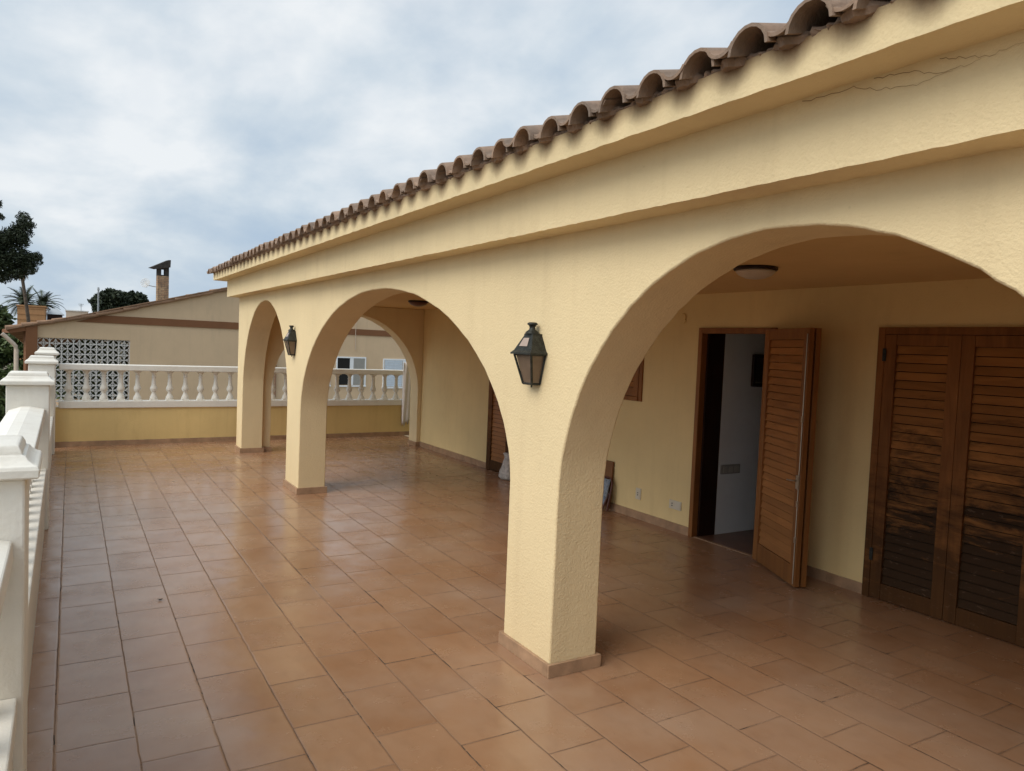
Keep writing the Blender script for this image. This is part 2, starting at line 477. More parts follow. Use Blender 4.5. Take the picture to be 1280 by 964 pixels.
while yy < 11.98:
    ph = math.cos(2 * math.pi * (yy - .1 - PITCH / 2) / PITCH)      # 1 under a channel tile, -1 under a cover
    dz = -.012 if yy > 10.25 else 0
    xf_ = X0 + .075 - .045 * max(0, ph) + rr.uniform(-.012, .012); zt = 2.664 + .006 * ph + rr.uniform(-.006, .006) + dz
    zb_ = 2.640 - .012 * max(0, ph) + rr.uniform(-.004, .003)
    rings.append([(xf_ + .012, yy, zb_), (xf_, yy, (zb_ + zt) / 2 + rr.uniform(-.004, .004)), (xf_ + .008, yy, zt), (1.93, yy, zt + .02), (1.93, yy, zb_)])
    yy += .0135
mo.loft(rings)
mo.build('mortar', M['mortar'], roof)
rz = 2.70 + .9 * SL
mb = MB(); n = 160
mb.add([(X0 + .85, -3.4, rz), (X0 + .85, 12.0, rz), (6.6, 12.0, rz + 3.985 * SL), (6.6, -3.4, rz + 3.985 * SL)], [(3, 2, 1, 0)])
mb.add([(6.6, -3.4, rz + 3.985 * SL), (6.6, 12.0, rz + 3.985 * SL), (11, 12.0, rz - .3), (11, -3.4, rz - .3)], [(3, 2, 1, 0)])
mb.build('roof_slope', M['rooftile'], house)

# hairline cracks in the cornice
def crack(pts, w, name='crack', axis_x=1.9975, seed=1):
    rnd = random.Random(seed); P = []
    for i in range(len(pts) - 1):
        a, b = pts[i], pts[i + 1]; n = 7
        for k in range(n):
            t = k / n; P.append((a[0] + (b[0] - a[0]) * t + rnd.uniform(-.004, .004), a[1] + (b[1] - a[1]) * t + rnd.uniform(-.004, .004)))
    P.append(pts[-1]); V = []; F = []
    for i, p in enumerate(P):
        ww = w * (1 - .75 * i / len(P))
        V += [(axis_x, p[0], p[1] - ww), (axis_x, p[0], p[1] + ww)]
    m = MB(); m.add(V, [(2 * i, 2 * i + 1, 2 * i + 3, 2 * i + 2) for i in range(len(P) - 1)])
    return m.build(name, M['crack'], house)
M['crack'] = m_plain('crack_brown', (.27, .16, .08), .95)
crack([(1.60, 2.521), (1.42, 2.517), (1.35, 2.492), (1.24, 2.470), (1.13, 2.480)], .0011, seed=2)
crack([(1.36, 2.525), (1.25, 2.514), (1.15, 2.480), (1.06, 2.490)], .0010, seed=3)
crack([(1.17, 2.526), (1.12, 2.510), (1.04, 2.492), (.95, 2.50)], .0009, seed=4)

# skirtings
def ring_skirt(x0, x1, y0, y1, t=.02, h=.07, parent=house):
    m = MB()
    m.box(x0 - t, x1 + t, y0 - t, y0 - .001, 0, h); m.box(x0 - t, x1 + t, y1 + .001, y1 + t, 0, h)
    m.box(x0 - t, x0 - .001, y0 - .0005, y1 + .0005, 0, h - .0004); m.box(x1 + .001, x1 + t, y0 - .0005, y1 + .0005, 0, h - .0004)
    return m.build('skirting', M['skirt'], parent, bevel=.002)
PIERS = [(-3.4, .51), (3.09, 3.57), (8.06, 8.62)]
for a, b_ in PIERS: ring_skirt(XF, XF + .3, a, b_)
m = MB(); m.box(XF - .02, XF + .32, 11.2, 11.219, 0, .07); m.box(XF - .02, XF - .001, 11.2195, 11.6, 0, .0697)
m.box(XF + .321, 2.60, 11.27, 11.289, 0, .07); m.build('skirting', M['skirt'], house)
m = MB(); m.box(4.93, 5.018, 11.27, 11.289, 0, .07); m.box(4.93, 4.949, 11.2895, 11.6, 0, .0697); m.build('skirting', M['skirt'], house)
for (a, b_) in ((.37, 2.06), (3.225, 4.135), (5.012, 7.78), (8.97, 11.27)):
    yy = a; m = MB()
    while yy < b_ - .01:
        e = min(b_, yy + .30)
        m.box(XB - .017 - random.uniform(0, .002), XB - .001, yy + .001, e - .001, 0, .078 + random.uniform(-.001, .001)); yy = e
    m.build('skirting', M['skirt'], house)

# ---- louvred joinery
def louvre(o, u, n, W, H, st, rail_t, rail_b, pitch, wood_v, wood_h, parent, name, th=.04, back=False):
    """leaf with foot corner o, width along u, outward normal n; frame mesh and a slat-panel child"""
    o, u, n = Vector(o), Vector(u).normalized(), Vector(n).normalized(); z = Vector((0, 0, 1))
    f = MB()
    f.par(o, u * st, n * th, z * H); f.par(o + u * (W - st), u * st, n * th, z * H)
    f.par(o + u * (st + .0004), u * (W - 2 * st - .0008), n * (th - .003), z * rail_b)
    f.par(o + u * (st + .0004) + z * (H - rail_t), u * (W - 2 * st - .0008), n * (th - .003), z * rail_t)
    fr = f.build(name, wood_v, parent, bevel=.003)
    s = MB(); z0 = rail_b; cnt = int((H - rail_t - rail_b) / pitch); pitch = (H - rail_t - rail_b) / cnt
    for i in range(cnt):
        c = o + u * W / 2 + n * (th * .5) + z * (z0 + (i + .5) * pitch)
        tl = R(11 + random.uniform(-1.2, 1.2))
        a = (z * math.cos(tl) - n * math.sin(tl))
        s.cbox(c, u * (W / 2 - st - .001), a * (pitch * .455), a.cross(u).normalized() * .0042)
    s.build('slat_panel', wood_h, fr)
    return fr

# double shutter, leaves weathered
fx = XB - .012
m = MB(); m.box(fx - .02, XB + .08, 3.172, 3.2245, 0, 1.9555); m.box(fx - .02, XB + .08, 2.0605, 2.115, 0, 1.9555)
m.box(fx - .02, XB + .08, 2.1152, 3.1718, 1.905, 1.9555); shf = m.build('shutter_frame', M['worn_v'], house, bevel=.003)
MB().box(XB + .10, XB + .12, 2.061, 3.2245, .001, 1.955).build('gap_shade_backing', M['dark'], house)  # near-black sheet standing in for the shade between the slats
for y0 in (2.117, 2.646):
    lf = louvre((XB + .02, y0, .006), (0, 1, 0), (-1, 0, 0), .526, 1.897, .082, .075, .115, .059, M['worn_v'], M['worn_h'], house, 'shutter', .045)
    lf['label'] = 'louvred shutter leaf, lower half weathered dark'
for z in (.32, 1.76):
    MB().box(fx - .026, fx - .0205, 3.155, 3.180, z - .045, z + .045).build('hinge', M['iron'], shf)

# doorway: frame, dark lining, open louvred leaf folded with a second leaf
m = MB(); m.box(XB - .022, XB + .05, 4.965, 5.0115, 0, 1.9555); m.box(XB - .022, XB + .05, 4.1355, 4.182, 0, 1.9555)
m.box(XB - .022, XB + .05, 4.1822, 4.9648, 1.905, 1.9555)
m.build('door_frame', M['wood_v'], house, bevel=.004)
m = MB(); m.box(XB + .0505, XB + .262, 4.948, 5.0110, 0, 1.9550); m.box(XB + .0505, XB + .262, 4.136, 4.170, 0, 1.9550)
m.box(XB + .0505, XB + .262, 4.1702, 4.9478, 1.915, 1.9550)
m.build('door_lining', M['darkwood'], house)
hp = Vector((4.985, 4.185, .012)); tip = Vector((4.655, 3.505, .012)); u = (tip - hp).normalized(); n = Vector((u.y, -u.x, 0))
if n.dot(Vector((-1, .3, 0))) < 0: n = -n
W = (tip - hp).length
door = louvre(hp, u, n, W, 1.925, .082, .085, .15, .0585, M['wood_v'], M['wood_h'], house, 'door', .04)
h = hp + u * (W - .045) + n * .045
m = MB(); m.cbox(h + Vector((0, 0, .78)), u * .012, n * .003, Vector((0, 0, .05)))
m.tube([h + Vector((0, 0, .79)), h + n * .035 + Vector((0, 0, .79)), h + n * .04 - u * .075 + Vector((0, 0, .785))], .006, 8)
m.build('handle', M['metal'], door, smooth=50)
m = MB(); q = hp + u * (W - .018) + n * .044
m.tube([q + Vector((0, 0, .02)), q + Vector((0, 0, 1.88))], .0045, 6)
for z in (.35, .62, .78, 1.25): m.cbox(q + Vector((0, 0, z)), u * .009, n * .007, Vector((0, 0, .022 if z != .78 else .055)))
m.build('bolt', M['metal'], door, smooth=50)
# second leaf folded flat behind the first
hp2 = hp - n * .056 - u * .0
d2 = louvre(hp2, u, n, W - .005, 1.925, .082, .085, .15, .0585, M['wood_v'], M['wood_h'], house, 'door', .04)
d2['label'] = 'second louvred door leaf folded behind the first'

# small shuttered window and the far shuttered doorway
def shutter_set(y0, y1, z0, z1, wv, wh, leaves, label, nm):
    m = MB(); t = .045
    m.box(XB - .02, XB + .08, y0 + .0005, y0 + t, z0 + .0005, z1 - .0005); m.box(XB - .02, XB + .08, y1 - t, y1 - .0005, z0 + .0005, z1 - .0005)
    m.box(XB - .02, XB + .08, y0 + t + .0003, y1 - t - .0003, z1 - t, z1 - .0005)
    if z0 > .01: m.box(XB - .03, XB + .08, y0 + t + .0003, y1 - t - .0003, z0 + .0005, z0 + t)
    MB().box(XB + .10, XB + .12, y0 + .001, y1 - .001, z0 + .001, z1 - .001).build('gap_shade_backing', M['dark'], house)  # added dark backing, its colour gives the slat gaps their shade
    m.build('shutter_frame', wv, house, bevel=.003)
    zb = z0 + t + .002 if z0 > .01 else .006
    w = (y1 - y0 - 2 * t - .004) / leaves
    for i in range(leaves):
        lf = louvre((XB + .02, y0 + t + .002 + i * w + .001, zb), (0, 1, 0), (-1, 0, 0), w - .002, z1 - t - .004 - zb, .07, .07, .09 if z0 > .01 else .13, .058, wv, wh, house, nm, .045)
        lf['label'] = label
shutter_set(5.775, 6.75, 1.205, 1.956, M['wood_v'], M['wood_h'], 2, 'small louvred window shutter of orange-brown wood', 'window_shutter')
shutter_set(7.78, 8.97, 0, 1.956, M['worn_v'], M['wood_h'], 2, 'closed louvred shutter leaf at the far doorway', 'shutter')

# room behind the open door
m = MB()
m.box(XB + .2625, 8.4, 4.95, 5.09, 0, 2.4)          # wall seen through the doorway
m.box(8.4, 8.5, 1.5, 5.09, 0, 2.4); m.box(XB + .2625, 8.4, 1.4, 1.5, 0, 2.4)
m.build('room_wall', M['roomwall'], house)
MB().box(XB + .2625, 8.4, 1.5, 4.95, 2.4, 2.5).build('room_ceiling', M['roomwall'], house)
MB().box(XB + .252, 8.4, 1.5, 4.95, -.1, .001).build('room_floor', M['roomfloor'], house)
MB().box(XB + .001, XB + .04, 4.13, 5.01, -.1, .004).build('threshold', M['skirt'], house)
MB().box(XB + .0405, XB + .2515, 4.13, 5.01, -.1, .003).build('door_sill', M['roomfloor'], house)

# ------------------------------------------------------------------ fittings on the walls
pic = thing('picture', (5.83, 4.945, 1.58), 'dark framed picture hanging on the room wall inside the open doorway', 'picture')
m = MB(); x0, x1, z0, z1 = 5.66, 5.98, 1.42, 1.735; yb = 4.948
m.box(x0, x1, yb - .03, yb, z0, z0 + .035); m.box(x0, x1, yb - .03, yb, z1 - .035, z1)
m.box(x0, x0 + .035, yb - .0299, yb, z0 + .0352, z1 - .0352); m.box(x1 - .035, x1, yb - .0299, yb, z0 + .0352, z1 - .0352)
m.build('frame', M['darkwood'], pic, bevel=.004)
m = MB(); m.box(x0 + .036, x1 - .036, yb - .012, yb - .002, z0 + .036, z1 - .036)
m.build('canvas', m_plain('dark_painting', (.045, .028, .02), .4, 0, .6, 14), pic)
m = MB(); m.box(x0 + .036, x1 - .036, yb - .018, yb - .0125, z0 + .036, z0 + .046); m.box(x0 + .036, x0 + .044, yb - .018, yb - .0125, z0 + .0462, z1 - .04)
m.build('slip', m_plain('tarnished_gilt', (.20, .18, .12), .4, .3), pic)

def plate(name, y, z, w, hgt, label, cat, n, face='back'):
    if face == 'back':
        t = thing(name, (XB - .001, y, z), label, cat)
        MB().box(XB - .011, XB - .001, y - w / 2, y + w / 2, z - hgt / 2, z + hgt / 2).build('cover_plate', M['white_pl'], t, bevel=.003)
        for i in range(n):
            yy = y + (i - (n - 1) / 2) * .072
            m = MB(); m.box(XB - .0135, XB - .0112, yy - .028, yy + .028, z - hgt * .36, z + hgt * .36)
            q = m.build('socket_face', M['white_pl'], t, bevel=.001)
            m = MB()
            for s in (-.011, .011): m.box(XB - .0145, XB - .0137, yy - .006, yy + .006, z + s - .006, z + s + .006)
            if i == n - 1 or n == 1: m.build('pin_hole', M['dark'], q)
            else: bpy.data.meshes  # blank module has no holes
    return t
plate('wall_socket', 5.755, .258, .075, .115, 'small single wall socket near the folded lounger', 'socket', 1)
plate('wall_socket', 5.215, .252, .16, .085, 'double wall socket low on the wall just left of the open door', 'socket', 2)
sw = thing('light_switch', (5.44, 4.949, .625), 'wide grey switch plate on the room wall inside the doorway', 'switch')
MB().box(5.31, 5.57, 4.936, 4.949, .58, .67).build('cover_plate', m_plain('grey_plate', (.30, .29, .26), .4), sw, bevel=.003)
m = MB()
for i in range(3): m.box(5.335 + i * .075, 5.395 + i * .075, 4.931, 4.9355, .595, .655)
m.build('rocker', m_plain('rocker_grey', (.40, .38, .34), .4), sw, bevel=.002)
lp = MB(); P = []
for i in range(9):
    a = R(-100 + i * 26); P.append((XB - .012, 5.235 - .035 * math.cos(a), 2.045 + .045 * math.sin(a)))
lp.tube(P, .006, 6)
tag(lp.build('cable_loop', M['cream_in'], None, smooth=180), 'short loop of painted cable on the wall above the open door', 'cable')

# ------------------------------------------------------------------ lanterns
def lantern(loc, label):
    t = thing('wall_lantern', loc, label, 'lantern', 'black iron lanterns on the arcade pillars')
    def ring(hw, d, z, back=.0): return [(-d, -hw, z), (-back, -hw, z), (-back, hw, z), (-d, hw, z)]
    zb, ze, zt = -.16, 0, .095
    b0, b1 = (.044, .055), (.092, .098)
    fr = MB()
    def edge(p, q, r=.006): fr.cbox((Vector(p) + Vector(q)) / 2, (Vector(q) - Vector(p)) / 2, Vector((r, 0, 0)), Vector((0, r, 0)))
    A = ring(b0[0], b0[1], zb, .004); B = ring(b1[0] - .006, b1[1] - .006, ze - .004, .004)
    for i in range(4): fr.tube([A[i], B[i]], .0065, 4)
    for rr in (A, B):
        for i in range(4): fr.tube([rr[i], rr[(i + 1) % 4]], .006, 4)
    fr.loft([ring(b0[0] - .004, b0[1] - .004, zb - .006, .003), ring(b0[0] - .004, b0[1] - .004, zb + .002, .003)])
    fr.tube([(-.028, 0, zb - .02), (-.028, 0, zb)], .005, 6)
    fr.build('frame', M['iron'], t, local=True)
    gl = MB()
    def pane(a, b, c, d): gl.add([a, b, c, d], [(0, 1, 2, 3)])
    k = .93
    A2 = ring(b0[0] * k, b0[1] * k, zb, .005); B2 = ring(b1[0] * k - .006, b1[1] * k - .006, ze - .004, .005)
    gl.loft([A2, B2]); gl.build('glass', M['glass'], t, local=True)
    rf = MB()
    eave0 = ring(b1[0] + .010, b1[1] + .010, ze - .004); eave1 = ring(b1[0] + .010, b1[1] + .010, ze + .004)
    r1 = ring(.088, .094, .018); r2 = ring(.044, .062, zt)
    rf.loft([eave0, eave1, r1, r2, ring(.042, .060, zt + .012)])
    rf.build('roof', M['iron'], t, local=True)
    rw = MB()                                            # small pane let into the roof front
    def lerp(p, q, s): return tuple(p[i] + (q[i] - p[i]) * s for i in range(3))
    a, d = r1[0], r1[3]; b_, c_ = r2[0], r2[3]
    def fpt(s, v): 
        p = lerp(lerp(a, d, s), lerp(b_, c_, s), v); return (p[0] - .0025, p[1], p[2])
    rw.add([fpt(.28, .28), fpt(.82, .28), fpt(.82, .86), fpt(.28, .86)], [(0, 1, 2, 3)])
    rw.build('roof_pane', M['roofpane'], t, local=True)
    ch = MB(); ch.lathe([(.040, zt + .0125), (.034, zt + .022), (.018, zt + .034), (.015, zt + .046), (.020, zt + .056), (.029, zt + .062), (.027, zt + .068), (.018, zt + .073)], (-.038, 0, 0), 10)
    ch.build('chimney_cap', M['iron'], t, smooth=50, local=True)
    MB().box(-.006, -.0005, -.03, .03, -.12, .07).build('back_plate', M['iron'], t, local=True)
    return t
M['roofpane'] = m_plain('pale_lantern_pane', (.40, .30, .24), .3, 0, .1)
lantern((XF, 3.337, 1.672), 'larger-looking black iron lantern on the nearest arcade pillar')
lantern((XF, 8.36, 1.680), 'black iron lantern on the far pillar between the two farther arches')

# ceiling lamps
def ceiling_lamp(x, y, label, dark):
    t = thing('ceiling_lamp', (x, y, 2.267), label, 'ceiling lamp')
    m = MB(); m.lathe([(.13, -.022), (.134, -.016), (.134, -.004), (.12, 0)], (0, 0, 0), 28); m.build('base_ring', M['darkwood'], t, smooth=40, local=True)
    m = MB(); m.lathe([(.02, -.075), (.06, -.069), (.10, -.052), (.119, -.033), (.121, -.0222)], (0, 0, 0), 28)
    m.build('lamp_shade', M['lampdark'] if dark else M['lampwhite'], t, smooth=180, local=True)
M['lampwhite'] = m_plain('milky_glass_shade', (.58, .51, .43), .3, 0, .03)
M['lampdark'] = m_plain('brown_tinted_shade', (.14, .06, .04), .3, 0, .1)
ceiling_lamp(3.68, 3.23, 'round flush ceiling lamp with pale glass shade over the near porch', False)
ceiling_lamp(3.93, 9.05, 'round brown ceiling lamp at the far end of the porch', True)

# ------------------------------------------------------------------ balustrades
BAL = [(.054, 0), (.057, .035), (.050, .062), (.032, .095), (.026, .118), (.030, .130), (.046, .150), (.054, .176), (.050, .200), (.037, .228), (.031, .26), (.027, .33), (.0255, .352), (.033, .358), (.033, .372), (.026, .378), (.027, .395), (.040, .425), (.050, .440), (.051, .452)]
def baluster_mesh(h):
    k = h / .452
    m = MB(); m.lathe([(r, z * k) for r, z in BAL], (0, 0, 0), 14)
    m.box(-.054, .054, -.054, .054, .001, .022); m.box(-.054, .054, -.054, .054, h - .016, h - .0005)
    return m
# far parapet, set at a slight angle
ANG = math.atan(.045); FB = Vector((-.17, 12.445, 0))
fb = thing('balustrade', tuple(FB), 'white balustrade on an ochre parapet across the far end of the terrace', 'balustrade')
L = 5.9
MB().box(-.08, L, 0, .16, 0, .56).build('parapet_wall', M['parapet'], fb, local=True)
MB().box(-.02, L, -.018, -.001, 0, .072).build('skirting', M['skirt'], fb, local=True)
MB().box(0.03, L, -.022, .182, .5605, .662).build('plinth', M['white'], fb, local=True, bevel=.006)
MB().box(0.03, L, -.03, .19, 1.118, 1.205).build('rail', M['white'], fb, local=True, bevel=.010)
proto = None
for i in range(25):
    x = .15 + i * .2255
    if proto is None:
        proto = baluster_mesh(.4555).build('baluster', M['white'], fb, smooth=45, local=True); o = proto
    else:
        o = proto.copy(); COL.objects.link(o); o.parent = fb
    o.location = (x, .08, .6622)
fb.rotation_euler.z = ANG

# left balustrade along the open edge
LANG = math.atan(.0068)
lb = thing('balustrade', (-.10, 0, 0), 'white painted balustrade with capped posts along the left edge of the terrace', 'balustrade')
POST = [(-1.74, 0), (2.76, 0), (7.28, 0), (11.68, 0), (12.34, .10)]   # near face, extra height
def post(y, ex):
    XL = -.305 if ex == 0 else -.215
    m = MB(); m.box(XL, 0, y, y + .30, .0, 1.225 + ex)
    p = m.build('post', M['white'], lb, local=True, bevel=.008)
    m2 = MB(); z = 1.2255 + ex
    def rg(o, zz): return [(XL - o, y - o, zz), (o, y - o, zz), (o, y + .30 + o, zz), (XL - o, y + .30 + o, zz)]
    m2.loft([rg(.006, z), rg(.032, z + .002), rg(.037, z + .008), rg(.038, z + .030), rg(.034, z + .040), rg(.022, z + .046), rg(.008, z + .058), rg(.000, z + .070), rg(-.010, z + .073), rg(-.011, z + .084), rg(-.020, z + .102), rg(-.030, z + .106)])
    m2.build('cap', M['white'], p, smooth=24, local=True, weld=True, bevel=.003)
for y, ex in POST: post(y, ex)
bays = [(-1.438, 2.758), (3.062, 7.278), (7.582, 11.678)]
for a, b_ in bays:
    MB().box(-.262, -.028, a, b_, 0, .44).build('parapet_wall', M['white'], lb, local=True)
    MB().box(-.275, -.018, a, b_, .4405, .525).build('plinth', M['white'], lb, local=True, bevel=.006)
    m = MB(); pr = [(-.288, .955), (-.042, .955), (-.030, .972), (-.034, 1.030), (-.135, 1.052), (-.195, 1.052), (-.285, 1.020), (-.296, .972)]
    m.loft([[(x, yv, z) for x, z in pr] for yv in (a, (a + b_) / 2, b_)])
    m.build('rail', M['white'], lb, local=True, bevel=.006, weld=True)
    n = int((b_ - a) / .225); w = (b_ - a) / n
    for i in range(n):
        if proto and a == bays[0][0] and i == 0:
            bp = baluster_mesh(.428).build('baluster', M['white'], lb, smooth=45, local=True); o = bp
        else:
            o = bp.copy(); COL.objects.link(o); o.parent = lb
        o.location = (-.15, a + (i + .5) * w, .5262)
lb.rotation_euler.z = LANG

# cloth hung at the right end of the far parapet
m = MB(); nx, nz = 10, 24; V = []; F = []
for j in range(nz + 1):
    for i in range(nx + 1):
        xx = 5.24 + .22 * i / nx; z = 1.35 - 1.05 * j / nz
        if j == nz: z += .05 * math.sin(i * 2.1) - .012 * (nx - i)
        V.append((xx, 12.63 + .018 * math.sin(i * 1.7 + j * .12) + .006 * j / nz, z))
for j in range(nz):
    for i in range(nx): F.append((j * (nx + 1) + i, j * (nx + 1) + i + 1, (j + 1) * (nx + 1) + i + 1, (j + 1) * (nx + 1) + i))
m.add(V, F); cl = m.build('hanging_cloth', M['cloth'], None, smooth=180)
md = cl.modifiers.new('thick', 'SOLIDIFY'); md.thickness = .004
tag(cl, 'pale cloth hanging at the right end of the far balustrade', 'cloth')

# ------------------------------------------------------------------ folded lounger, board, bundle
t = thing('folded_lounger', (4.9, 6.45, 0), 'folded garden lounger with blue patterned fabric leaning on the wall behind the nearest pillar', 'lounger')
m = MB()
m.tube([(4.90, 6.11, .012), (4.955, 6.11, .30), (4.965, 6.14, .352), (4.965, 6.80, .352), (4.955, 6.83, .30), (4.90, 6.83, .012)], .011, 8)
m.tube([(4.84, 6.13, .012), (4.93, 6.13, .20)], .010, 8); m.tube([(4.84, 6.81, .012), (4.93, 6.81, .20)], .010, 8)
m.build('frame', m_plain('dark_red_tube', (.10, .035, .025), .4), t, smooth=50)
m = MB(); V = []; F = []
for j in range(9):
    for i in range(9):
        V.append((4.885 + .065 * j / 8 - .012 * math.sin(math.pi * i / 8), 6.128 + .68 * i / 8, .075 + .265 * j / 8))
for j in range(8):
    for i in range(8): F.append((j * 9 + i, j * 9 + i + 1, (j + 1) * 9 + i + 1, (j + 1) * 9 + i))
m.add(V, F); s_ = m.build('seat_fabric', M['fabric'], t, smooth=180)
md = s_.modifiers.new('thick', 'SOLIDIFY'); md.thickness = .012
bb = MB(); bb.par((4.955, 6.16, .02), (.022, 0, .0), (0, .62, 0), (.036, 0, .505))
tag(bb.build('wooden_board', M['brownbox'], None, bevel=.003), 'brown wooden board standing against the wall behind the folded lounger', 'board')
m = MB(); V = []; F = []
prof = [(.0, .0), (.10, .002), (.125, .03), (.118, .09), (.095, .17), (.07, .24), (.045, .275), (.05, .30), (.066, .335), (.03, .338)]
rnd = random.Random(5); seg = 18
for r, z in prof:
    for k in range(seg):
        a = 2 * math.pi * k / seg; rr = r * (1 + .12 * math.sin(3 * a + z * 20) + rnd.uniform(-.05, .05))
        V.append((4.86 + rr * math.cos(a) * .75, 8.14 + rr * math.sin(a), z + .001 + (rnd.uniform(-.008, .008) if z > .01 else 0)))
for i in range(len(prof) - 1):
    for k in range(seg): F.append((i * seg + k, i * seg + (k + 1) % seg, (i + 1) * seg + (k + 1) % seg, (i + 1) * seg + k))
m.add(V, F); tag(m.build('sack', M['palefabric'], None, smooth=180), 'small pale tied sack on the floor by the far closed shutter', 'sack')

# dead leaf and twigs on the tiles
def leaf_bit(x, y, r, label):
    m = MB(); V = [(x, y, .012)]; n = 10
    for k in range(n):
        a = 2 * math.pi * k / n
        V.append((x + r * math.cos(a) * (1 if k % 2 else .6), y + .6 * r * math.sin(a), .004 + .010 * abs(math.cos(a))))
    m.add(V, [(0, 1 + k, 1 + (k + 1) % n) for k in range(n)])
    tag(m.build('dead_leaf', M['bark'], None), label, 'leaf')
leaf_bit(.502, 5.086, .020, 'dark curled dead leaf on a tile of the open terrace')
def twig(x, y, a, l, label):
    m = MB(); c, s = math.cos(a), math.sin(a)
    m.tube([(x, y, .003), (x + c * l * .5, y + s * l * .5, .006), (x + c * l, y + s * l, .003)], .0018, 5)
    m.tube([(x + c * l * .5, y + s * l * .5, .005), (x + c * l * .6 - s * l * .25, y + s * l * .6 + c * l * .25, .003)], .0013, 5)
    tag(m.build('twig', M['bark'], None), label, 'twig')
def onfloor(u, v):
    return FLOORPT(u, v)

# ------------------------------------------------------------------ neighbour's house (own frame: s along its gable wall)
K = 1.7
NB0 = Vector((-.7 * K, 15.5 * K, 0)); ND = Vector((1, .2, 0)).normalized(); NN = Vector((.2, -1, 0)).normalized()  # NN faces us
def ns(x): return (x + .7) * K * math.sqrt(1.04)       # distance along the wall
def nz(z): return (z - CAMH) * K + CAMH
nh = thing('neighbour_house', tuple(NB0), 'beige gabled neighbour house with a brown stripe beyond the far balustrade', 'house')
nh.rotation_euler.z = math.atan(.2)
def nl(s, z, d=0): return (s, -d, z)                    # local: x along wall, -y towards us
def zroof(s):                                           # underside of the verge
    pts = [(ns(-.936), nz(1.657)), (ns(-.521), nz(1.748)), (ns(.523), nz(1.995)), (ns(2.775), nz(2.644)), (ns(9), nz(4.44))]
    for (a, za), (b_, zb) in zip(pts, pts[1:]):
        if s <= b_ or b_ == pts[-1][0]: return za + (zb - za) * (s - a) / (b_ - a)
sL, sR = ns(-.519), ns(8.2)
bz0, bz1 = nz(1.849), nz(1.989)
brL, brR, brT, brB = ns(-.51), ns(.972), nz(1.54), nz(.30)
gw = MB()
def wallpoly(pts, d0, d1, mb=gw): 
    n = len(pts); P = [nl(s, z, d0) for s, z in pts] + [nl(s, z, d1) for s, z in pts]
    mb.add(P, [tuple(range(n)), tuple(range(n, 2 * n))[::-1]] + [(i, n + i, n + (i + 1) % n, (i + 1) % n) for i in range(n)])
rs = [brR + (sR - brR) * i / 6 for i in range(7)]
wallpoly([(brR, -3.3)] + [(sR, -3.3)] + [(s, zroof(s)) for s in reversed(rs)], 0, -.25)
wallpoly([(sL, -3.3), (brR - .0005, -3.3), (brR - .0005, brB), (sL, brB)], 0, -.25)
wallpoly([(sL, brT), (brR - .0005, brT), (brR - .0005, zroof(brR)), (ns(.1), zroof(ns(.1))), (sL, zroof(sL))], 0, -.25)
gw.box(sL, sR, .26, 5.0, -3.3, brB - .01)
gw.build('gable_wall', M['nb'], nh, local=True)
bd = MB()
s0 = ns(.075); s1 = ns(.523)
wallpoly([(s0, bz0), (sR, bz0), (sR, bz1), (s1, bz1)], .03, .002, bd)
bd.build('stripe', M['nbbrown'], nh, local=True)
cm = MB(); cm.box(ns(-.69), sL - .001, -.12, .25, -3.3, zroof(ns(-.69)) - .002); cm.build('corner_column', M['nbbrown'], nh, local=True)
sf = MB()
wallpoly([(ns(-.93), zroof(ns(-.93)) - .10), (sL, zroof(sL) - .13), (sL, zroof(sL) - .001), (ns(-.93), zroof(ns(-.93)) - .001)], .10, -1.2, sf)
sf.build('eave_soffit', M['nbbrown'], nh, local=True)
# roof: slab and tiles along the verge
rf = MB(); A, B = ns(-.98), sR + .3; FALL = .30
def za(s): return zroof(s) + .004
for (d0, d1) in ((.16, -4.0),):
    P = [(A, za(A)), (B, za(B)), (B, za(B) + .03), (A, za(A) + .03)]
    V = [nl(s, z, d0) for s, z in P] + [nl(s + (1.5 if s == A else 0), z + (.38 if s == A else 0) - FALL * 4, d1) for s, z in P]
    rf.add(V, [(0, 1, 2, 3), (7, 6, 5, 4)] + [(i, 4 + i, 4 + (i + 1) % 4, (i + 1) % 4) for i in range(4)])
nroof = rf.build('roof', M['nbtile'] if 'nbtile' in M else M['rooftile'], nh, local=True)
M['nbtile'] = m_stucco('sunbleached_clay_tile', (.33, .20, .125), .4, 14, .7, .95, (.17, .125, .09))
nroof.data.materials[0] = M['nbtile']
vt = MB(); s = A
while s < B - .2:
    L_ = .42; p = [Vector(nl(s + q * L_, za(s + q * L_) + .045 + random.uniform(-.012, .012) + (.020 if q == 0 else 0), .08 + random.uniform(-.02, .02))) for q in (0, 1.1)]
    vt.tube(p, [.072, .060], 9)
    s += L_ * .93
for row in range(1, 16):
    s = A
    A_ = A + 1.5 * row / 15
    p = [Vector(nl(A_, za(A_) + .035 - row * .26 * FALL, .06 - row * .26)), Vector(nl(B, za(B) + .035 - row * .26 * FALL, .06 - row * .26))]
    vt.tube(p, [.060, .060], 8)
vt.build('tile_rows', M['nbtile'], nroof, smooth=60, local=True)
